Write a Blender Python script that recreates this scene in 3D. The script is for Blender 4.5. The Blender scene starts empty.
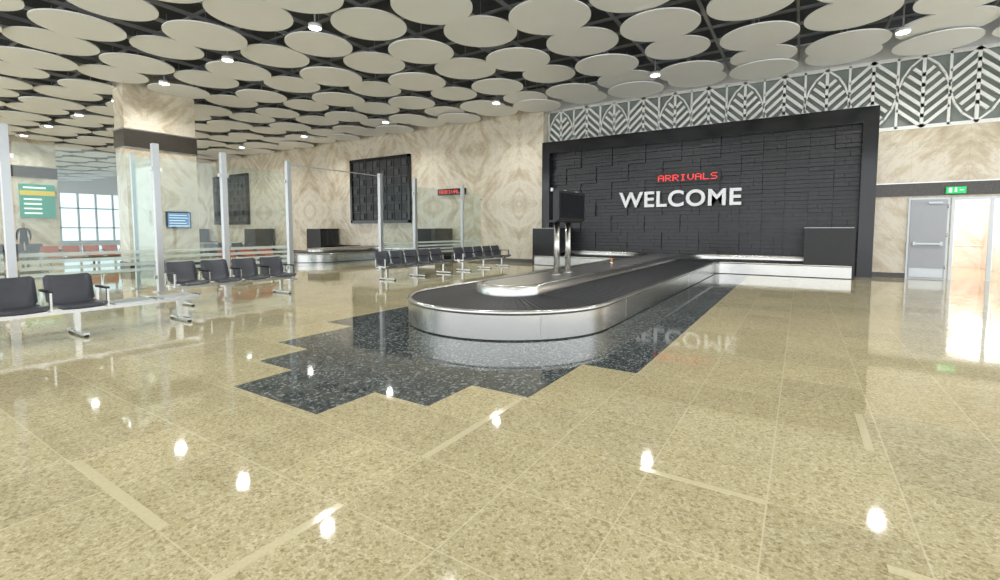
import bpy, bmesh, math, random
from mathutils import Vector, Matrix
random.seed(7)
S = bpy.context.scene
S.view_settings.view_transform = 'Standard'
S.view_settings.exposure = 0.0

# ------------------------------------------------------------------ materials
def new_mat(name):
    m = bpy.data.materials.new(name); m.use_nodes = True
    nt = m.node_tree; nt.nodes.clear()
    o = nt.nodes.new('ShaderNodeOutputMaterial')
    return m, nt, o

def pbr(name, col, rough=0.5, metal=0.0, spec=0.5, var=0.0, vscale=8.0, emit=None, estr=0.0, bump=0.0):
    m, nt, o = new_mat(name)
    p = nt.nodes.new('ShaderNodeBsdfPrincipled')
    p.inputs['Base Color'].default_value = (*col, 1)
    p.inputs['Roughness'].default_value = rough
    p.inputs['Metallic'].default_value = metal
    p.inputs['Specular IOR Level'].default_value = spec
    if emit:
        p.inputs['Emission Color'].default_value = (*emit, 1)
        p.inputs['Emission Strength'].default_value = estr
    g = nt.nodes.new('ShaderNodeNewGeometry')
    n = nt.nodes.new('ShaderNodeTexNoise'); n.inputs['Scale'].default_value = vscale
    n.inputs['Detail'].default_value = 4
    nt.links.new(g.outputs['Position'], n.inputs['Vector'])
    if var > 0:
        mx = nt.nodes.new('ShaderNodeMix'); mx.data_type = 'RGBA'
        mx.inputs[6].default_value = (*[c*(1-var) for c in col], 1)
        mx.inputs[7].default_value = (*[min(1, c*(1+var)) for c in col], 1)
        nt.links.new(n.outputs['Fac'], mx.inputs[0])
        nt.links.new(mx.outputs[2], p.inputs['Base Color'])
    if bump > 0:
        b = nt.nodes.new('ShaderNodeBump'); b.inputs['Strength'].default_value = bump
        nt.links.new(n.outputs['Fac'], b.inputs['Height']); nt.links.new(b.outputs['Normal'], p.inputs['Normal'])
    nt.links.new(p.outputs[0], o.inputs[0])
    return m

class N:
    """tiny node-math helper"""
    def __init__(s, nt): s.nt = nt
    def m(s, op, a, b=None, c=None):
        n = s.nt.nodes.new('ShaderNodeMath'); n.operation = op
        for i, v in enumerate((a, b, c)):
            if v is None: continue
            if isinstance(v, (int, float)): n.inputs[i].default_value = v
            else: s.nt.links.new(v, n.inputs[i])
        return n.outputs[0]
    def comb(s, x, y, z):
        n = s.nt.nodes.new('ShaderNodeCombineXYZ')
        for i, v in enumerate((x, y, z)):
            if isinstance(v, (int, float)): n.inputs[i].default_value = v
            else: s.nt.links.new(v, n.inputs[i])
        return n.outputs[0]
    def mix(s, f, a, b, blend='MIX'):
        n = s.nt.nodes.new('ShaderNodeMix'); n.data_type = 'RGBA'; n.blend_type = blend
        for i, v in ((0, f), (6, a), (7, b)):
            if isinstance(v, (int, float)): n.inputs[i].default_value = v
            elif isinstance(v, tuple): n.inputs[i].default_value = (*v, 1)
            else: s.nt.links.new(v, n.inputs[i])
        return n.outputs[2]
    def ramp(s, f, stops):
        n = s.nt.nodes.new('ShaderNodeValToRGB'); e = n.color_ramp.elements
        while len(e) < len(stops): e.new(0.5)
        for i, (p, c) in enumerate(stops):
            e[i].position = p; e[i].color = (*c, 1) if isinstance(c, tuple) else (c, c, c, 1)
        s.nt.links.new(f, n.inputs[0]); return n.outputs[0]
    def noise(s, vec, scale, detail=4, rough=0.5):
        n = s.nt.nodes.new('ShaderNodeTexNoise'); n.inputs['Scale'].default_value = scale
        n.inputs['Detail'].default_value = detail; n.inputs['Roughness'].default_value = rough
        s.nt.links.new(vec, n.inputs['Vector']); return n.outputs['Fac']
    def voro(s, vec, scale):
        n = s.nt.nodes.new('ShaderNodeTexVoronoi'); n.inputs['Scale'].default_value = scale
        s.nt.links.new(vec, n.inputs['Vector']); return n.outputs['Color'], n.outputs['Distance']
    def white(s, vec):
        n = s.nt.nodes.new('ShaderNodeTexWhiteNoise'); n.noise_dimensions = '3D'
        s.nt.links.new(vec, n.inputs['Vector']); return n.outputs['Value']

def floor_mat(name, base, dark, light, tile, ox, oy, fleck, rough, linecol, linefac, coarse=0.0):
    m, nt, o = new_mat(name); h = N(nt)
    g = nt.nodes.new('ShaderNodeNewGeometry'); sp = nt.nodes.new('ShaderNodeSeparateXYZ')
    nt.links.new(g.outputs['Position'], sp.inputs[0]); pos = g.outputs['Position']
    tx = h.m('DIVIDE', h.m('SUBTRACT', sp.outputs[0], ox), tile)
    ty = h.m('DIVIDE', h.m('SUBTRACT', sp.outputs[1], oy), tile)
    rnd = h.white(h.comb(h.m('FLOOR', tx), h.m('FLOOR', ty), 0.0))
    big = h.noise(pos, 0.9, 3)
    fine = h.noise(pos, 110, 4, 0.7)
    vc, vd = h.voro(pos, fleck)
    vs = nt.nodes.new('ShaderNodeSeparateColor'); nt.links.new(vc, vs.inputs[0])
    spk = h.ramp(vs.outputs[0], [(0.0, dark), (0.20, base), (0.82, base), (1.0, light)])
    c = h.mix(0.4, spk, h.ramp(fine, [(0.3, dark), (0.5, base), (0.7, light)]))
    if coarse > 0:
        vc2, _ = h.voro(pos, fleck*0.55); v2 = nt.nodes.new('ShaderNodeSeparateColor'); nt.links.new(vc2, v2.inputs[0])
        c = h.mix(h.m('MULTIPLY', h.m('GREATER_THAN', v2.outputs[1], 0.86), coarse), c, light)
        c = h.mix(h.m('MULTIPLY', h.m('LESS_THAN', v2.outputs[2], 0.13), coarse), c, dark)
    tint = h.m('ADD', h.m('MULTIPLY', rnd, 0.15), h.m('MULTIPLY_ADD', big, 0.26, 0.79))
    c = h.mix(1.0, c, h.comb(tint, tint, tint), 'MULTIPLY')
    fx = h.m('ABSOLUTE', h.m('SUBTRACT', h.m('FRACT', tx), 0.5))
    fy = h.m('ABSOLUTE', h.m('SUBTRACT', h.m('FRACT', ty), 0.5))
    ln = h.m('GREATER_THAN', h.m('MAXIMUM', fx, fy), 0.493)
    c = h.mix(h.m('MULTIPLY', ln, linefac), c, linecol)
    p = nt.nodes.new('ShaderNodeBsdfPrincipled')
    nt.links.new(c, p.inputs['Base Color'])
    rr = h.m('MULTIPLY_ADD', h.noise(pos, 2.0, 4), 0.05, rough)
    nt.links.new(rr, p.inputs['Roughness'])
    p.inputs['Specular IOR Level'].default_value = 0.5
    nt.links.new(p.outputs[0], o.inputs[0]); return m

def marble_mat(name, base, vein, light, pitch=2.4, rough=0.2):
    m, nt, o = new_mat(name); h = N(nt)
    g = nt.nodes.new('ShaderNodeNewGeometry'); sp = nt.nodes.new('ShaderNodeSeparateXYZ')
    nt.links.new(g.outputs['Position'], sp.inputs[0])
    hx = h.m('ADD', sp.outputs[0], sp.outputs[1]); z = sp.outputs[2]
    pp = h.m('PINGPONG', hx, pitch); pz = h.m('PINGPONG', z, 2.5)
    a = h.m('ADD', pp, pz); b = h.m('SUBTRACT', pp, pz)
    v = h.comb(h.m('MULTIPLY', a, 0.9), h.m('MULTIPLY', b, 0.30), h.m('MULTIPLY', h.m('FLOOR', h.m('DIVIDE', hx, pitch*2)), 3.1))
    n1 = h.noise(v, 1.6, 8, 0.66)
    c = h.ramp(n1, [(0.32, vein), (0.46, base), (0.54, light), (0.68, base)])
    n2 = h.noise(v, 2.4, 4, 0.55)
    vl = h.m('LESS_THAN', h.m('ABSOLUTE', h.m('SUBTRACT', n2, 0.5)), 0.008)
    c = h.mix(h.m('MULTIPLY', vl, 0.35), c, vein)
    fz = h.m('ABSOLUTE', h.m('SUBTRACT', h.m('FRACT', h.m('DIVIDE', z, 1.25)), 0.5))
    fx = h.m('ABSOLUTE', h.m('SUBTRACT', h.m('FRACT', h.m('DIVIDE', hx, pitch/2)), 0.5))
    ln = h.m('GREATER_THAN', h.m('MAXIMUM', fz, fx), 0.495)
    c = h.mix(h.m('MULTIPLY', ln, 0.22), c, (0.3, 0.26, 0.2))
    p = nt.nodes.new('ShaderNodeBsdfPrincipled'); nt.links.new(c, p.inputs['Base Color'])
    p.inputs['Roughness'].default_value = rough
    nt.links.new(p.outputs[0], o.inputs[0]); return m

def glass_mat(name, tint, frost=0.0):
    m, nt, o = new_mat(name); h = N(nt)
    t = nt.nodes.new('ShaderNodeBsdfTransparent'); t.inputs[0].default_value = (*tint, 1)
    gl = nt.nodes.new('ShaderNodeBsdfGlossy'); gl.inputs['Roughness'].default_value = 0.03
    gl.inputs[0].default_value = (0.9, 0.95, 0.95, 1)
    lw = nt.nodes.new('ShaderNodeLayerWeight'); lw.inputs[0].default_value = 0.5
    f = h.m('MULTIPLY_ADD', h.m('POWER', lw.outputs['Facing'], 4.0), 0.45, 0.04)
    mx = nt.nodes.new('ShaderNodeMixShader')
    nt.links.new(f, mx.inputs[0]); nt.links.new(t.outputs[0], mx.inputs[1]); nt.links.new(gl.outputs[0], mx.inputs[2])
    out = mx.outputs[0]
    if frost > 0:
        d = nt.nodes.new('ShaderNodeBsdfDiffuse'); d.inputs[0].default_value = (0.8, 0.86, 0.85, 1)
        m2 = nt.nodes.new('ShaderNodeMixShader'); m2.inputs[0].default_value = frost
        nt.links.new(out, m2.inputs[1]); nt.links.new(d.outputs[0], m2.inputs[2]); out = m2.outputs[0]
    nt.links.new(out, o.inputs[0]); return m

M = {}
M['floor'] = floor_mat('beige_granite', (0.50, 0.44, 0.26), (0.22, 0.17, 0.08), (0.70, 0.64, 0.44), 0.6, -1.3, 4.5, 110, 0.025, (0.66, 0.60, 0.41), 0.6, 0.42)
M['dark'] = floor_mat('dark_granite', (0.055, 0.065, 0.067), (0.018, 0.022, 0.023), (0.30, 0.34, 0.34), 0.6, -1.3, 4.5, 75, 0.03, (0.11, 0.12, 0.12), 0.4, 0.65)
M['inlay'] = pbr('light_granite_inlay', (0.60, 0.54, 0.35), 0.12, var=0.15, vscale=60)
M['marble'] = marble_mat('cream_marble', (0.64, 0.56, 0.425), (0.46, 0.38, 0.27), (0.76, 0.71, 0.60))
M['pink'] = marble_mat('pink_marble', (0.82, 0.70, 0.62), (0.70, 0.50, 0.42), (0.88, 0.80, 0.74))
M['slate'] = pbr('black_slate', (0.024, 0.025, 0.029), 0.32, var=0.5, vscale=9, bump=0.4)
M['frame'] = pbr('black_granite', (0.010, 0.011, 0.014), 0.12, var=0.4, vscale=30)
M['band'] = pbr('speckled_black_granite', (0.06, 0.053, 0.045), 0.15, var=0.9, vscale=30)
M['steel'] = pbr('brushed_steel', (0.57, 0.57, 0.55), 0.24, metal=1.0, var=0.08, vscale=3)
M['alu'] = pbr('aluminium', (0.52, 0.55, 0.57), 0.35, metal=0.7, var=0.05)
M['islandtop'] = pbr('satin_steel', (0.50, 0.50, 0.50), 0.3, metal=1.0, var=0.08, vscale=3)
M['rubber'] = pbr('black_rubber', (0.024, 0.026, 0.030), 0.5, var=0.3, vscale=6)
M['black'] = pbr('black_plastic', (0.010, 0.010, 0.012), 0.35, var=0.3)
M['joint'] = pbr('steel_joint', (0.38, 0.38, 0.38), 0.4, metal=1.0)
M['white'] = pbr('white_disc_paint', (0.88, 0.90, 0.92), 0.5, var=0.03, vscale=2)
M['lattice'] = pbr('white_lattice_paint', (0.93, 0.95, 0.93), 0.4, var=0.02)
M['latback'] = pbr('frosted_backing_glass', (0.33, 0.37, 0.35), 0.25, var=0.25, vscale=1.2)
M['plenum'] = pbr('plenum_dark', (0.12, 0.13, 0.145), 0.8, var=0.4, vscale=1.5)
M['truss'] = pbr('plenum_steel', (0.42, 0.44, 0.46), 0.6, var=0.2)
M['seat'] = pbr('grey_seat', (0.055, 0.060, 0.075), 0.38, var=0.15)
M['red'] = pbr('red_seat', (0.45, 0.10, 0.04), 0.4, var=0.1)
M['door'] = pbr('grey_door_paint', (0.42, 0.44, 0.49), 0.4, var=0.04)
M['lamp'] = pbr('lamp_emitter', (1, 1, 1), 0.5, emit=(1, 1, 1), estr=14)
M['lampring'] = pbr('lamp_ring', (0.8, 0.8, 0.8), 0.4)
M['exit'] = pbr('exit_green', (0.02, 0.4, 0.12), 0.4, emit=(0.03, 0.6, 0.18), estr=0.7)
M['exitw'] = pbr('exit_pictogram', (0.9, 0.95, 0.9), 0.4, emit=(0.9, 1, 0.9), estr=0.6)
M['led'] = pbr('red_led', (0.6, 0.03, 0.03), 0.4, emit=(1, 0.05, 0.05), estr=1.3)
M['letter'] = pbr('polished_letter', (0.72, 0.73, 0.74), 0.3, metal=0.3, var=0.05)
M['window'] = pbr('daylit_window', (0.7, 0.8, 0.85), 0.2, emit=(0.75, 0.92, 1.0), estr=1.1)
M['screen'] = pbr('blue_screen', (0.1, 0.2, 0.4), 0.2, emit=(0.25, 0.42, 0.65), estr=0.6)
M['green'] = pbr('green_sign', (0.05, 0.35, 0.27), 0.4, emit=(0.05, 0.42, 0.34), estr=0.1)
M['yellow'] = pbr('yellow_sign', (0.8, 0.6, 0.05), 0.4, emit=(0.9, 0.65, 0.05), estr=0.1)
M['wpaint'] = pbr('white_paint', (0.78, 0.80, 0.81), 0.5, var=0.03)
M['panel'] = pbr('dark_lattice_panel', (0.02, 0.022, 0.024), 0.4, var=0.5, vscale=5)
M['panelrib'] = pbr('panel_rib', (0.05, 0.054, 0.058), 0.35, var=0.2)
M['glass'] = glass_mat('clear_glass', (0.92, 0.965, 0.955))
M['frost'] = glass_mat('frosted_glass', (0.85, 0.92, 0.9), 0.45)
M['amber'] = pbr('amber_beacon', (0.6, 0.2, 0.03), 0.3)
M['skin'] = pbr('skin', (0.45, 0.28, 0.2), 0.5, var=0.1)
M['cloth'] = pbr('navy_cloth', (0.015, 0.02, 0.035), 0.8, var=0.2)
M['hair'] = pbr('black_hair', (0.01, 0.01, 0.01), 0.6)
M['ceilp'] = pbr('corridor_light', (1, 1, 1), 0.5, emit=(1, 0.96, 0.92), estr=2.0)

# ------------------------------------------------------------------ mesh builder
class MB:
    def __init__(s): s.bm = bmesh.new(); s.mats = []
    def mi(s, k):
        if k not in s.mats: s.mats.append(k)
        return s.mats.index(k)
    def obox(s, mat, sx, sy, sz, k):
        i = s.mi(k); vs = []
        for x in (-.5, .5):
            for y in (-.5, .5):
                for z in (-.5, .5): vs.append(s.bm.verts.new(mat @ Vector((x*sx, y*sy, z*sz))))
        for q in ((0,1,3,2),(4,6,7,5),(0,4,5,1),(2,3,7,6),(0,2,6,4),(1,5,7,3)):
            f = s.bm.faces.new([vs[j] for j in q]); f.material_index = i
    def box(s, x0, x1, y0, y1, z0, z1, k):
        s.obox(Matrix.Translation(((x0+x1)/2, (y0+y1)/2, (z0+z1)/2)), x1-x0, y1-y0, z1-z0, k)
    def cyl(s, p0, p1, r0, k, r1=None, n=16, smooth=True):
        r1 = r0 if r1 is None else r1; i = s.mi(k)
        p0 = Vector(p0); p1 = Vector(p1); q = (p1-p0).to_track_quat('Z', 'Y').to_matrix()
        a = [s.bm.verts.new(p0 + q @ Vector((r0*math.cos(2*math.pi*t/n), r0*math.sin(2*math.pi*t/n), 0))) for t in range(n)]
        b = [s.bm.verts.new(p1 + q @ Vector((r1*math.cos(2*math.pi*t/n), r1*math.sin(2*math.pi*t/n), 0))) for t in range(n)]
        for t in range(n):
            f = s.bm.faces.new((a[t], a[(t+1)%n], b[(t+1)%n], b[t])); f.material_index = i; f.smooth = smooth
        f = s.bm.faces.new(a[::-1]); f.material_index = i
        f = s.bm.faces.new(b); f.material_index = i
    def prism(s, pts, z0, z1, k):
        i = s.mi(k)
        a = [s.bm.verts.new((x, y, z0)) for x, y in pts]; b = [s.bm.verts.new((x, y, z1)) for x, y in pts]
        n = len(pts)
        for t in range(n):
            f = s.bm.faces.new((a[t], a[(t+1)%n], b[(t+1)%n], b[t])); f.material_index = i
        s.bm.faces.new(a[::-1]).material_index = i; s.bm.faces.new(b).material_index = i
    def strip(s, rows, k, smooth=False, closed=False):
        """rows: list of list of points, lofted"""
        i = s.mi(k); R = [[s.bm.verts.new(p) for p in r] for r in rows]
        for a in range(len(R)-1):
            m = len(R[a])
            for b in range(m if closed else m-1):
                f = s.bm.faces.new((R[a][b], R[a][(b+1) % m], R[a+1][(b+1) % m], R[a+1][b])); f.material_index = i; f.smooth = smooth
    def done(s, name, normals=True):
        if normals: bmesh.ops.recalc_face_normals(s.bm, faces=s.bm.faces)
        me = bpy.data.meshes.new(name); s.bm.to_mesh(me); s.bm.free()
        for k in s.mats: me.materials.append(M[k])
        o = bpy.data.objects.new(name, me); S.collection.objects.link(o); return o

# ------------------------------------------------------------------ floor
XL, XR, YB, YF = -63.0, 12.0, -8.0, 26.0
b = MB(); b.box(XL, XR, YB, YF, -0.2, 0, 'floor'); b.done('floor')
poly = [(-1.3,17.3),(-1.3,4.5),(-1.87,4.5),(-1.87,3.35),(-2.45,3.35),(-2.45,2.75),(-3.05,2.75),(-3.05,2.17),(-4.22,2.17),
        (-4.22,2.75),(-4.82,2.75),(-4.82,3.35),(-5.42,3.35),(-5.42,4.5),(-6.0,4.5),(-6.0,17.3)]
b = MB(); b.prism(poly, -0.01, 0.003, 'dark')
b.prism([(x-14.5, y+6) if y < 17 else (x-14.5, y) for x, y in poly], -0.01, 0.003, 'dark')
b.done('floor_granite_inlay')
b = MB()
for x0, x1, y0, y1 in [(-1.93,-1.88,2.1,3.25),(-1.95,-1.90,0.85,1.5),(-0.75,-0.1,2.67,2.71),(-3.63,-2.47,0.90,0.95),
                       (0.39,0.44,3.7,4.4),(0.35,1.0,2.4,2.45)]:
    b.box(x0, x1, y0, y1, -0.01, 0.003, 'inlay')
b.done('floor_light_strips')

# ------------------------------------------------------------------ walls
b = MB(); b.box(-50, -9.05, 17.4, 18.05, 0, 7.2, 'marble'); b.done('wall_left')
b = MB(); b.box(-50, -9.05, 17.37, 17.4, 0, 0.15, 'band'); b.done('baseboard_left')
b = MB()
b.box(-9.05, 3.5, 17.8, 18.05, 0, 4.3, 'marble')
b.box(3.5, 5.3, 17.8, 18.05, 2.3, 4.3, 'marble')
b.box(5.3, 12, 17.8, 18.05, 0, 4.3, 'marble')
b.box(-9.05, 12, 17.8, 18.05, 6.3, 7.2, 'wpaint')
b.box(-9.05, 12, 17.98, 18.05, 4.3, 6.3, 'latback')
b.done('wall_back')
b = MB(); b.box(1.79, 12, 17.76, 17.8, 2.36, 2.72, 'band'); b.box(1.79, 12, 17.745, 17.8, 2.72, 2.75, 'steel'); b.done('trim_granite_band')
b = MB(); b.box(1.79, 2.58, 17.77, 17.8, 0, 0.14, 'band'); b.box(5.3, 12, 17.77, 17.8, 0, 0.14, 'band'); b.done('baseboard_right')
# far wall with windows
b = MB()
b.box(-63, -62.7, YB, 11.5, 0, 7.2, 'wpaint'); b.box(-63, -62.7, 11.5, YF, 5.1, 7.2, 'wpaint')
b.box(-63, -62.7, 11.5, YF, 0, 0.3, 'wpaint'); b.done('wall_far')
b = MB()
b.box(-62.9, -62.85, 11.5, YF, 0.3, 5.1, 'window')
y = 11.5
while y < YF:
    b.box(-62.85, -62.7, y-0.09, y+0.09, 0.3, 5.1, 'wpaint'); y += 1.45
for z in (1.6, 3.6): b.box(-62.85, -62.7, 11.5, YF, z-0.07, z+0.07, 'wpaint')
b.done('window_1')
b = MB(); b.box(-63, -50, YF-0.3, YF, 0, 7.2, 'wpaint'); b.done('wall_hall_side')
# corridor
b = MB()
b.box(3.3, 3.5, 18.05, 24, 0, 2.6, 'pink'); b.box(5.6, 5.8, 18.05, 24, 0, 2.6, 'pink')
b.box(3.3, 5.8, 24, 24.2, 0, 2.6, 'pink'); b.box(3.3, 5.8, 18.05, 24.2, 2.6, 2.7, 'wpaint')
for yy in (19.2, 20.9, 22.6): b.box(3.9, 5.2, yy, yy+0.5, 2.57, 2.6, 'ceilp')
for yy in (18.6, 20.0, 21.4, 22.8):
    b.box(5.57, 5.6, yy, yy+0.06, 0, 2.6, 'wpaint')
for xx in (4.1, 4.8): b.box(xx, xx+0.04, 23.96, 24, 0, 2.6, 'wpaint')
for zz in (0.8, 1.6): b.box(3.5, 5.6, 23.97, 24, zz, zz+0.03, 'wpaint')
b.done('wall_corridor')

# grey service door
b = MB()
b.box(2.58, 3.46, 17.75, 17.8, 0, 2.3, 'alu')
b.box(2.63, 3.41, 17.72, 17.77, 0.02, 2.25, 'door')
b.box(2.70, 3.34, 17.66, 17.69, 0.98, 1.03, 'alu'); b.box(2.70, 2.76, 17.67, 17.72, 0.95, 1.06, 'alu'); b.box(3.28, 3.34, 17.67, 17.72, 0.95, 1.06, 'alu')
for zz in (0.3, 1.2, 2.0): b.cyl((3.42, 17.72, zz), (3.42, 17.72, zz+0.1), 0.015, 'steel')
b.box(2.66, 3.38, 17.715, 17.72, 0.05, 0.3, 'alu'); b.box(3.0, 3.3, 17.68, 17.72, 2.13, 2.19, 'alu')
b.done('door_1')
b = MB()
b.box(3.5, 3.57, 17.78, 17.95, 0, 2.3, 'alu'); b.box(5.23, 5.3, 17.78, 17.95, 0, 2.3, 'alu'); b.box(3.57, 5.23, 17.78, 17.95, 2.22, 2.3, 'alu')
b.box(4.27, 4.35, 17.8, 17.88, 0, 2.22, 'alu'); b.box(4.35, 5.23, 17.82, 17.85, 0.05, 2.22, 'glass')
b.box(4.40, 4.43, 17.74, 17.77, 0.8, 1.4, 'steel'); b.box(4.40, 4.43, 17.77, 17.82, 0.85, 0.88, 'steel'); b.box(4.40, 4.43, 17.77, 17.82, 1.32, 1.35, 'steel')
b.done('door_2')
# exit sign
b = MB(); b.box(3.35, 3.75, 17.66, 17.74, 2.40, 2.58, 'exit')
b.box(3.52, 3.56, 17.655, 17.66, 2.44, 2.51, 'exitw'); b.cyl((3.54, 17.66, 2.54), (3.54, 17.652, 2.54), 0.018, 'exitw', n=10)
b.box(3.62, 3.70, 17.655, 17.66, 2.48, 2.50, 'exitw'); b.box(3.40, 3.46, 17.655, 17.66, 2.43, 2.55, 'exitw')
b.box(3.4, 3.7, 17.72, 17.76, 2.45, 2.53, 'alu')
b.done('exit_sign')

# ------------------------------------------------------------------ leaf lattice
b = MB(); L0, L1, YL = 4.32, 6.28, 17.80
def bar(x0, z0, x1, z1, w=0.05, k='lattice', y=YL, t=0.05):
    v = Vector((x1-x0, 0, z1-z0)); l = v.length; a = math.atan2(v.z, v.x)
    b.obox(Matrix.Translation(((x0+x1)/2, y, (z0+z1)/2)) @ Matrix.Rotation(-a, 4, 'Y'), l+w*0.4, t, w, k)
bar(-9.05, L0, 12, L0, 0.1); bar(-9.05, L1, 12, L1, 0.1)
P = 1.12; x = -9.0; idx = 0
while x < 11.5:
    cx = x+P/2; hz = L1-L0
    up = idx % 2 == 0
    bar(cx, L0, cx, L1, 0.08)
    bar(x, L0, x, L1, 0.06)
    for s in (-1, 1):
        for j in range(6):
            f0 = 0.0+j*0.145; w1 = 0.5*P*(0.97 if j < 3 else 0.97-0.20*(j-2))
            f1 = f0+0.27*(w1/(0.5*P))
            if f1 > 0.995: f1 = 0.995
            a0, a1 = (f0, f1) if up else (1-f0, 1-f1)
            bar(cx, L0+a0*hz, cx+s*w1, L0+a1*hz, 0.085)
        pts = [(0.97, 0.27+2*0.145), (0.80, 0.72), (0.52, 0.86), (0.0, 0.995)]
        for (u0, v0), (u1, v1) in zip(pts[:-1], pts[1:]):
            q0, q1 = (v0, v1) if up else (1-v0, 1-v1)
            bar(cx+s*u0*P/2, L0+q0*hz, cx+s*u1*P/2, L0+q1*hz, 0.05)
    x += P; idx += 1
b.done('leaf_lattice_screen')

# ------------------------------------------------------------------ welcome feature wall
b = MB()
b.box(-9.05, 1.78, 17.68, 17.76, 0, 4.95, 'frame')
b.box(-9.05, -8.72, 17.3, 17.68, 0, 4.95, 'frame'); b.box(1.42, 1.78, 17.3, 17.68, 0, 4.95, 'frame')
b.box(-8.72, 1.42, 17.3, 17.68, 4.5, 4.95, 'frame')
cw = (1.42+8.72)/16; rows = 7; rh = 4.48/rows
for ci in range(16):
    for ri in range(rows):
        xa = -8.72+ci*cw; za = 0.02+ri*rh
        base = 0.03+0.05*((ci+ri) % 2)+random.uniform(0, 0.02)
        ns = 5; hstr = rh/ns
        for k in range(ns):
            d = base+(0.03 if k % 2 else 0)+random.uniform(0, 0.02)
            cut = random.choice([0, 0, 0.4, 0.6])
            segs = [(0, 1)] if cut == 0 else [(0, cut), (cut, 1)]
            for s0, s1 in segs:
                dd = d+random.uniform(0, 0.015)
                b.box(xa+s0*cw+.004, xa+s1*cw-.004, 17.68-dd, 17.68, za+k*hstr+.005, za+(k+1)*hstr-.005, 'slate')
b.done('slate_feature_wall')

def text(name, body, x0, x1, z0, z1, y, mk, ext, off=0.0, space=1.04):
    c = bpy.data.curves.new(name, 'FONT'); c.body = body; c.extrude = ext; c.offset = off; c.space_character = space
    c.materials.append(M[mk]); o = bpy.data.objects.new(name, c); S.collection.objects.link(o)
    bpy.context.view_layer.update()
    bb = [Vector(v) for v in o.bound_box]; mnx = min(v.x for v in bb); mxx = max(v.x for v in bb); mny = min(v.y for v in bb); mxy = max(v.y for v in bb)
    sx = (x1-x0)/(mxx-mnx); sy = (z1-z0)/(mxy-mny)
    o.scale = (sx, sy, 1); o.rotation_euler = (math.pi/2, 0, 0)
    o.location = (x0-mnx*sx, y, z0-mny*sy); return o
text('welcome_lettering', 'WELCOME', -5.84, -1.70, 2.22, 2.80, 17.48, 'letter', 0.035, 0.022, 1.08)
FONT = {'A': ['01110','10001','10001','11111','10001','10001','10001'], 'R': ['11110','10001','10001','11110','10100','10010','10001'],
        'I': ['01110','00100','00100','00100','00100','00100','01110'], 'V': ['10001','10001','10001','10001','10001','01010','00100'],
        'L': ['10000','10000','10000','10000','10000','10000','11111'], 'S': ['01111','10000','10000','01110','00001','00001','11110']}
def led(x0, x1, z0, z1, y):
    b = MB(); b.box(x0-.1, x1+.1, y, y+0.12, z0-.06, z1+.06, 'black')
    w = 'ARRIVALS'; n = len(w)*6-1; px = (x1-x0)/n; pz = (z1-z0)/7
    for ci, ch in enumerate(w):
        for r in range(7):
            for c in range(5):
                if FONT[ch][r][c] == '1':
                    xa = x0+(ci*6+c)*px; za = z1-(r+1)*pz
                    b.box(xa+px*.08, xa+px*.92, y-.006, y, za+pz*.1, za+pz*.9, 'led')
    b.done('led_carousel_sign')
led(-4.42, -2.45, 3.13, 3.35, 17.46)
led(-14.5, -13.1, 3.08, 3.25, 17.26)

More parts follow.
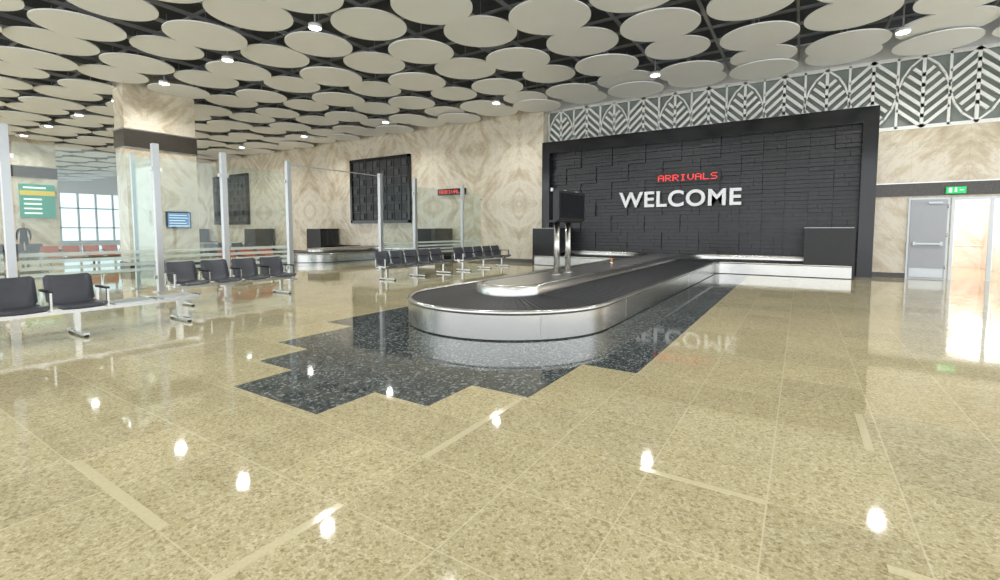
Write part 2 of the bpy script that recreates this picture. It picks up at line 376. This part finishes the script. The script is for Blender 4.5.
# ------------------------------------------------------------------ carousels
def carousel(cx, ycen, yfront, halfseg, R, W, name, ywall):
    rf = 0.4
    def path(o):
        pts = []
        ys = yfront + o
        pts += [(cx+halfseg - i*(halfseg-R-rf)/8, ys) for i in range(8)]
        for i in range(9):
            a = math.pi/2 + i*(math.pi/2)/8
            pts.append((cx+R+rf + (rf+o)*math.cos(a), yfront-rf + (rf+o)*math.sin(a)))
        n = 24
        for i in range(1, n): pts.append((cx+R-o, yfront-rf + (ycen-yfront+rf)*i/n))
        for i in range(0, 41):
            a = -math.pi*i/40
            pts.append((cx+(R-o)*math.cos(a), ycen+(R-o)*math.sin(a)))
        for i in range(1, n): pts.append((cx-R+o, ycen + (yfront-rf-ycen)*i/n))
        for i in range(9):
            a = 0 + i*(math.pi/2)/8
            pts.append((cx-R-rf + (rf+o)*math.cos(a), yfront-rf + (rf+o)*math.sin(a)))
        pts += [(cx-R-rf - i*(halfseg-R-rf)/8, ys) for i in range(1, 9)]
        return pts
    b = MB()
    def rib(oz, k, smooth=True):
        rows = [[(x, y, z) for x, y in path(o)] for o, z in oz]
        b.strip(rows, k, smooth)
    rib([(0.02, 0.0), (0.02, 0.02)], 'black', False)
    rib([(0.0, 0.02), (0.0, 0.33)], 'steel')
    rib([(0.0, 0.33), (-0.015, 0.345), (-0.015, 0.375), (0.0, 0.39), (0.04, 0.39), (0.055, 0.37)], 'steel')
    A = path(0.05); B = path(W); k = b.mi('rubber')
    for i in range(len(A)-1):
        sub = max(1, int((Vector(B[i])-Vector(B[i+1])).length/0.15 + 0.5), int((Vector(A[i])-Vector(A[i+1])).length/0.15+0.5))
        for j in range(sub):
            f0, f1 = j/sub, (j+1)/sub
            a0 = Vector(A[i]).lerp(Vector(A[i+1]), f0); a1 = Vector(A[i]).lerp(Vector(A[i+1]), f1)
            b0 = Vector(B[i]).lerp(Vector(B[i+1]), f0); b1 = Vector(B[i]).lerp(Vector(B[i+1]), f1)
            v = [b.bm.verts.new(p) for p in ((a0.x, a0.y, 0.354), (a1.x, a1.y, 0.361), (b1.x, b1.y, 0.421), (b0.x, b0.y, 0.414))]
            b.bm.faces.new(v).material_index = k
            w = [b.bm.verts.new(p) for p in ((a1.x, a1.y, 0.354), (a1.x, a1.y, 0.361), (b1.x, b1.y, 0.421), (b1.x, b1.y, 0.414))]
            b.bm.faces.new(w).material_index = k
    rib([(W, 0.38), (W, 0.41)], 'black', False)
    rib([(W, 0.41), (W+0.0, 0.55), (W+0.02, 0.575), (W+0.09, 0.575)], 'steel')
    rib([(W+0.09, 0.575), (W+0.10, 0.56)], 'steel')
    I = path(W+0.10)
    poly = [p for p in I]
    top = [b.bm.verts.new((x, y, 0.56)) for x, y in poly] + [b.bm.verts.new((cx-halfseg, ywall, 0.56)), b.bm.verts.new((cx+halfseg, ywall, 0.56))]
    es = [b.bm.edges.new((top[i], top[(i+1) % len(top)])) for i in range(len(top))]
    res = bmesh.ops.triangle_fill(b.bm, edges=es, use_beauty=True)
    mi = b.mi('islandtop')
    for g in res['geom']:
        if isinstance(g, bmesh.types.BMFace): g.material_index = mi
    Pp = path(0.0)
    for i in list(range(26, len(Pp)-20, 12)):
        x, y = Pp[i]
        b.obox(Matrix.Translation((x, y, 0.19)), 0.005, 0.005, 0.27, 'joint')
    for s in (1, -1):
        xa = cx+s*(halfseg-1.15); xb = cx+s*halfseg
        x0, x1 = min(xa, xb), max(xa, xb)
        b.box(x0, x1, yfront+0.0, ywall, 1.38, 1.46, 'black')
        b.box(x0, x1, yfront-0.03, yfront+0.05, 0.39, 1.46, 'black')
        b.box(min(xb, xb+s*0.05), max(xb, xb+s*0.05), yfront-0.03, ywall, 0, 1.46, 'black')
        b.box(x0-0.012, x1+0.012, yfront-0.045, yfront-0.03, 1.45, 1.465, 'alu')
        n = 8
        for j in range(n):
            w = (ywall-yfront-0.08)/n
            b.box(xa-0.006+s*0.05, xa+0.006+s*0.05, yfront+0.05+j*w+0.006, yfront+0.05+(j+1)*w-0.006, 0.5, 1.38, 'rubber')
    return b.done(name, normals=False)

c1 = carousel(-3.84, 6.3, 16.4, 5.08, 1.6, 1.05, 'baggage_carousel', 17.54)
c2 = carousel(-18.4, 13.4, 16.1, 4.6, 1.5, 1.0, 'baggage_carousel', 17.3)
c3 = carousel(-32.8, 13.4, 16.1, 4.6, 1.5, 1.0, 'baggage_carousel', 17.3)

# flight display on carousel
b = MB()
for y in (7.95, 8.45):
    b.cyl((-3.84, y, 0.562), (-3.84, y, 1.6), 0.055, 'steel', n=24)
    b.cyl((-3.84, y, 0.562), (-3.84, y, 0.58), 0.11, 'steel', n=24)
b.box(-3.94, -3.74, 7.72, 8.9, 1.54, 1.58, 'black')
b.box(-3.80, -3.68, 7.70, 8.88, 1.57, 2.12, 'black'); b.box(-4.00, -3.88, 7.70, 8.88, 1.57, 2.12, 'black')
b.box(-3.88, -3.80, 7.9, 8.7, 1.6, 2.08, 'alu')
b.box(-3.682, -3.675, 7.75, 8.83, 1.62, 2.07, 'frame'); b.box(-4.007, -4.00, 7.75, 8.83, 1.62, 2.07, 'screen')
for y in (7.74, 8.3, 8.84): b.box(-3.86, -3.82, y-0.02, y+0.02, 2.10, 2.16, 'alu')
b.done('baggage_display_monitor')
b = MB(); b.cyl((-3.84, 11.0, 0.562), (-3.84, 11.0, 0.62), 0.04, 'steel'); b.cyl((-3.84, 11.0, 0.62), (-3.84, 11.0, 0.71), 0.03, 'amber', 0.024); b.done('warning_beacon')

# ------------------------------------------------------------------ dark panels on marble wall
for cxp in (-18.6, -33.2):
    b = MB(); x0, x1, z0, z1 = cxp-2.2, cxp+2.2, 1.75, 5.15
    b.box(x0, x1, 17.33, 17.4, z0, z1, 'panel')
    for a in ((x0, x0+.14, z0, z1), (x1-.14, x1, z0, z1), (x0, x1, z0, z0+.14), (x0, x1, z1-.14, z1)):
        b.box(a[0], a[1], 17.24, 17.33, a[2], a[3], 'frame')
    n = 8; w = (x1-x0-.28)/n
    for i in range(1, n): b.box(x0+.14+i*w-.02, x0+.14+i*w+.02, 17.29, 17.33, z0+.14, z1-.14, 'panelrib')
    m = 7; hh = (z1-z0-.28)/m
    for i in range(1, m): b.box(x0+.14, x1-.14, 17.29, 17.33, z0+.14+i*hh-.02, z0+.14+i*hh+.02, 'panelrib')
    for i in range(n):
        for j in range(m):
            if (i+j) % 2: b.box(x0+.14+i*w+.12, x0+.14+(i+1)*w-.12, 17.27, 17.33, z0+.14+j*hh+.1, z0+.14+(j+1)*hh-.1, 'panelrib')
    b.done('decorative_wall_panel')

# ------------------------------------------------------------------ columns
for X in (-19.2, -35.0, -51.0):
    b = MB(); Y0, Y1, dx = 6.6, 8.8, 0.8
    b.box(X-dx, X, Y0, Y1, 0, 7.1, 'marble')
    b.box(X-dx-.03, X+.03, Y0-.03, Y1+.03, 4.2, 4.78, 'band'); b.box(X-dx-.03, X+.03, Y0-.03, Y1+.03, 0, 0.3, 'band')
    for z in (4.16, 4.78): b.box(X-dx-.04, X+.04, Y0-.04, Y1+.04, z, z+.04, 'steel')
    b.done('marble_column')
def display(X, y0, y1, z0, z1):
    b = MB(); b.box(X, X+0.08, y0, y1, z0, z1, 'black'); b.box(X+0.08, X+0.085, y0+.04, y1-.04, z0+.04, z1-.04, 'screen')
    for i in range(5): b.box(X+0.085, X+0.088, y0+.08, y1-.1-.05*(i % 3), z0+.08+i*(z1-z0-.12)/5, z0+.10+i*(z1-z0-.12)/5, 'exitw')
    b.done('flight_information_screen')
display(-19.2+0.001, 7.7, 8.5, 1.45, 2.05)
b = MB(); X = -34.97
b.box(X, X+.1, 7.25, 8.65, 2.05, 3.85, 'green')
b.box(X+.1, X+.11, 7.25, 8.65, 3.25, 3.5, 'yellow')
for z in (2.25, 2.5, 2.75, 3.0, 3.62): b.box(X+.1, X+.11, 7.4, 8.1+0.4*((z*4) % 1), z, z+.08, 'exitw')
b.done('directory_sign')

# ------------------------------------------------------------------ glass partitions
posts = [2.35, 4.7, 6.15, 7.9, 11.3, 13.0, 15.9]
b = MB(); XP = -12.1; HP = 3.3
def post(x, y, h=HP, w=0.09):
    b.box(x-w/2, x+w/2, y-w/2, y+w/2, 0, h, 'alu'); b.box(x-.12, x+.12, y-.12, y+.12, 0, .02, 'alu')
for y in posts + [0.2, -2.0]: post(XP, y, w=0.12)
post(-13.3, 4.7, 3.2, 0.08)
bays = [(-2.0, 0.2), (0.2, 2.35), (2.35, 4.7), (4.7, 6.15), (6.15, 7.9), (11.3, 13.0), (13.0, 15.9), (15.9, 17.35)]
for y0, y1 in bays:
    b.box(XP-.006, XP+.006, y0+.1, y1-.1, 0.12, 3.0, 'glass')
    for i in range(4): b.box(XP+.008, XP+.010, y0+.1, y1-.1, 0.50+i*0.13, 0.50+i*0.13+0.07, 'frost')
    for z in (0.3, 2.7):
        for yy in (y0+.07, y1-.07): b.box(XP-.02, XP+.02, yy-.05, yy+.05, z, z+.08, 'steel')
b.box(-13.25, -12.2, 4.694, 4.706, 0.12, 3.0, 'glass')
b.box(XP-.012, XP+.012, 7.9, 11.3, 3.2, 3.23, 'alu')
b.done('glass_partition')

# ------------------------------------------------------------------ seating
def shell(b, prof, w, y, X, k, th=0.03, sgn=1):
    n = len(prof); rows = []
    for i, (px, pz) in enumerate(prof):
        f = i/(n-1); e = min(f, 1-f)
        ww = w*(1 - 0.14*max(0, 1-e/0.12)**2)
        i0, i1 = max(0, i-1), min(n-1, i+1)
        tx, tz = prof[i1][0]-prof[i0][0], prof[i1][1]-prof[i0][1]
        l = math.hypot(tx, tz); nx, nz = -tz/l*th, tx/l*th
        row = []
        for j in range(7):
            g = j/6-0.5; cv = 0.025*(2*g)**2
            row.append((X+sgn*(px - cv*(nx/th)), y+g*ww, pz + cv*abs(tx)/l))
        for j in range(6, -1, -1):
            g = j/6-0.5; cv = 0.025*(2*g)**2
            row.append((X+sgn*(px+nx - cv*(nx/th)), y+g*ww, pz+nz + cv*abs(tx)/l))
        rows.append(row)
    b.strip(rows, k, True, closed=True)
def seats(X, ys, col='seat', tables=(), name='beam_seating', sgn=1):
    b = MB(); ally = sorted(list(ys)+list(tables)); y0, y1 = ally[0]-.32, ally[-1]+.32
    q = lambda a, c: (min(X+sgn*a, X+sgn*c), max(X+sgn*a, X+sgn*c))
    x0, x1 = q(0.20, 0.27); b.box(x0, x1, y0, y1, 0.30, 0.37, 'steel')
    for y in ys:
        bp = [(0.06, 0.42), (0.035, 0.46), (0.02, 0.51), (0.005, 0.57), (-0.015, 0.63), (-0.04, 0.70), (-0.065, 0.76), (-0.08, 0.79)]
        sp = [(0.54, 0.39), (0.525, 0.415), (0.49, 0.425), (0.40, 0.42), (0.30, 0.41), (0.20, 0.405), (0.12, 0.41), (0.08, 0.42)]
        shell(b, bp, 0.50, y, X, col, 0.028, sgn); shell(b, sp, 0.50, y, X, col, 0.028, sgn)
        for s in (-.12, .12):
            x0, x1 = q(0.02, 0.24); b.box(x0, x1, y+s-.015, y+s+.015, 0.365, 0.40, 'steel')
    for y in tables:
        x0, x1 = q(0.06, 0.50); b.box(x0, x1, y-.24, y+.24, 0.37, 0.395, 'alu')
    ed = [ally[0]-.285] + [(ally[i]+ally[i+1])/2 for i in range(len(ally)-1)] + [ally[-1]+.285]
    for y in ed:
        istab = tables and y > max(ys)+0.35
        if istab:
            x0, x1 = q(0.05, 0.45); b.box(x0, x1, y-.012, y+.012, 0.37, 0.40, 'steel'); continue
        x0, x1 = q(0.02, 0.42); b.box(x0, x1, y-.022, y+.022, 0.60, 0.625, 'black')
        x0, x1 = q(0.38, 0.42); b.box(x0, x1, y-.012, y+.012, 0.38, 0.60, 'steel')
        x0, x1 = q(0.02, 0.05); b.box(x0, x1, y-.012, y+.012, 0.36, 0.60, 'steel')
        x0, x1 = q(0.02, 0.42); b.box(x0, x1, y-.012, y+.012, 0.35, 0.38, 'steel')
    n = max(2, int((y1-y0)/1.3)+1)
    for i in range(n):
        y = y0+.25 + (y1-y0-.5)*i/(n-1)
        x0, x1 = q(0.205, 0.265); b.box(x0, x1, y-.03, y+.03, 0.05, 0.31, 'steel')
        x0, x1 = q(-0.05, 0.56); b.box(x0, x1, y-.03, y+.03, 0.025, 0.06, 'steel')
        for a in (-0.03, 0.54): b.cyl((X+sgn*a, y, 0), (X+sgn*a, y, 0.03), 0.028, 'black', n=10)
    return b.done(name)
seats(-8.35, [1.0, 1.58, 2.16], tables=[2.74, 3.32])
seats(-9.9, [4.2, 4.8, 5.4, 6.0])
seats(-9.9, [9.3, 9.88, 10.46, 11.04, 11.62])
seats(-9.9, [12.8, 13.38, 13.96, 14.54, 15.12])
seats(-14.5, [7.4, 8.0, 8.6], 'red')
seats(-23.5, [5.6, 6.2, 6.8, 7.4, 8.0], 'red')
seats(-22, [10.5, 11.1, 11.7, 12.3], 'seat')
seats(-28, [5.0, 5.6, 6.2], 'seat')

# ------------------------------------------------------------------ ceiling
b = MB(); b.box(XL, XR, YB, YF, 7.2, 7.4, 'plenum'); b.done('ceiling')
b = MB()
x = XL+1
while x < XR: b.box(x-.03, x+.03, YB, 17.4, 6.62, 6.7, 'truss'); x += 1.93/2
y = YB+.5
while y < 17.4: b.box(XL, XR, y-.03, y+.03, 6.7, 6.76, 'truss'); y += 1.93/2
b.done('ceiling_grid_frame')
G = 1.93
lamps = [(1.9-5.85*k, 15.0) for k in range(-1, 9)] + [(1.9-3.9*k+0.0, 7.2) for k in range(-1, 13)] + [(1.9-5.85*k, -0.6) for k in range(-1, 8)]
b = MB()
for i in range(-28, 11):
    for j in range(-7, 6):
        cx = -6.9 + i*G + random.uniform(-.05, .05); cy = 8.0 + j*1.86 + random.uniform(-.05, .05)
        r = random.choice([0.83, 0.88, 0.91, 0.93])
        if cx < XL+1 or cx > XR-1: continue
        if cy > 17.4-r*.98: cy = 17.38-r
        zz = 6.21 + 0.07*((i+j) % 2) + random.uniform(-.015, .015)
        b.cyl((cx, cy, zz), (cx, cy, zz+.03), r, 'white', n=44, smooth=False)
        b.cyl((cx, cy, zz+.03), (cx, cy, 7.2), 0.012, 'truss', n=5)
b.done('ceiling_disc_array')
b = MB()
for X, Y in lamps:
    b.cyl((X, Y, 6.14), (X, Y, 6.22), 0.15, 'lampring', n=20); b.cyl((X, Y, 6.13), (X, Y, 6.14), 0.13, 'lamp', n=20)
    b.cyl((X, Y, 6.22), (X, Y, 7.2), 0.02, 'truss', n=6)
b.done('ceiling_downlight_array')
ld = bpy.data.lights.new('downlight', 'SPOT'); ld.energy = 360; ld.spot_size = math.radians(155); ld.spot_blend = 0.6; ld.shadow_soft_size = 0.12; ld.color = (1.0, 0.98, 0.95)
root = bpy.data.objects.new('downlight_lamps', None); S.collection.objects.link(root)
for X, Y in lamps:
    if X < -45: continue
    o = bpy.data.objects.new('lamp', ld); S.collection.objects.link(o); o.location = (X, Y, 6.11); o.parent = root
ad = bpy.data.lights.new('corridor', 'POINT'); ad.energy = 75; ad.shadow_soft_size = 0.4; ad.color = (1, 0.95, 0.92)
for yy in (20.3, 22.5):
    o = bpy.data.objects.new('corridor_lamp', ad); S.collection.objects.link(o); o.location = (5.0, yy, 2.0); o.parent = root

# ------------------------------------------------------------------ distant standing person
def person(px, py, ang):
    V = []; E = []; R = []
    def v(p, r): V.append(p); R.append(r); return len(V)-1
    pel = v((0, 0, 0.95), (0.15, 0.11)); w = v((0, 0, 1.12), (0.13, 0.10)); ch = v((0, 0, 1.32), (0.165, 0.115)); nb = v((0, 0, 1.46), (0.09, 0.07))
    nk = v((0, 0, 1.52), (0.055, 0.055)); h1 = v((0, 0.01, 1.60), (0.07, 0.08)); h2 = v((0, 0.0, 1.68), (0.075, 0.09)); h3 = v((0, 0, 1.74), (0.05, 0.06))
    E += [(pel, w), (w, ch), (ch, nb), (nb, nk), (nk, h1), (h1, h2), (h2, h3)]
    for s in (-1, 1):
        hp = v((s*.09, 0, .88), (.095, .095)); kn = v((s*.10, -.01 if s > 0 else .03, .48), (.06, .06)); an = v((s*.11, .0, .09), (.042, .042)); ft = v((s*.12, -.16, .04), (.045, .035))
        E += [(pel, hp), (hp, kn), (kn, an), (an, ft)]
        sh = v((s*.19, 0, 1.42), (.06, .06)); el = v((s*.25, .02, 1.14), (.045, .045)); wr = v((s*.24, -.06, .90), (.03, .03)); pm = v((s*.24, -.08, .83), (.038, .022))
        E += [(nb, sh), (sh, el), (el, wr), (wr, pm)]
        for q in range(4):
            fi = v((s*.24, -.11+q*.02, .75-0.01*(q in (1, 2))), (.009, .009)); E.append((pm, fi))
        tb = v((s*.22, -.125, .81), (.010, .010)); E.append((pm, tb))
    me = bpy.data.meshes.new('p'); me.from_pydata(V, E, []); o = bpy.data.objects.new('p', me); S.collection.objects.link(o)
    m = o.modifiers.new('s', 'SKIN')
    for i, sv in enumerate(me.skin_vertices[0].data): sv.radius = R[i]; sv.use_root = (i == 0)
    o.modifiers.new('ss', 'SUBSURF').levels = 1
    dg = bpy.context.evaluated_depsgraph_get(); em = bpy.data.meshes.new_from_object(o.evaluated_get(dg))
    bpy.data.objects.remove(o)
    for k in ('cloth', 'skin', 'hair'): em.materials.append(M[k])
    for p in em.polygons:
        c = p.center; p.use_smooth = True
        if c.z > 1.5: p.material_index = 2 if (c.z > 1.70 or c.y > 0.03) else 1
        elif c.z < 0.9 and abs(c.x) > 0.2: p.material_index = 1
        else: p.material_index = 0
    o = bpy.data.objects.new('standing_person', em); S.collection.objects.link(o)
    o.location = (px, py, -min(vv.co.z for vv in em.vertices)); o.rotation_euler = (0, 0, ang)
person(-33.4, 7.0, math.radians(70))

# ------------------------------------------------------------------ world + camera
w = bpy.data.worlds.new('World'); S.world = w; w.use_nodes = True
bg = w.node_tree.nodes['Background']; bg.inputs[0].default_value = (0.94, 0.97, 1.0, 1); bg.inputs[1].default_value = 2.5

cam = bpy.data.cameras.new('camera'); co = bpy.data.objects.new('camera', cam); S.collection.objects.link(co)
cam.sensor_width = 36; cam.lens = 468/1000*36; cam.shift_y = -0.030; cam.clip_end = 300
co.location = (0, 0, 1.4); co.rotation_euler = (math.radians(90-3.7), 0, math.radians(32.7))
S.camera = co
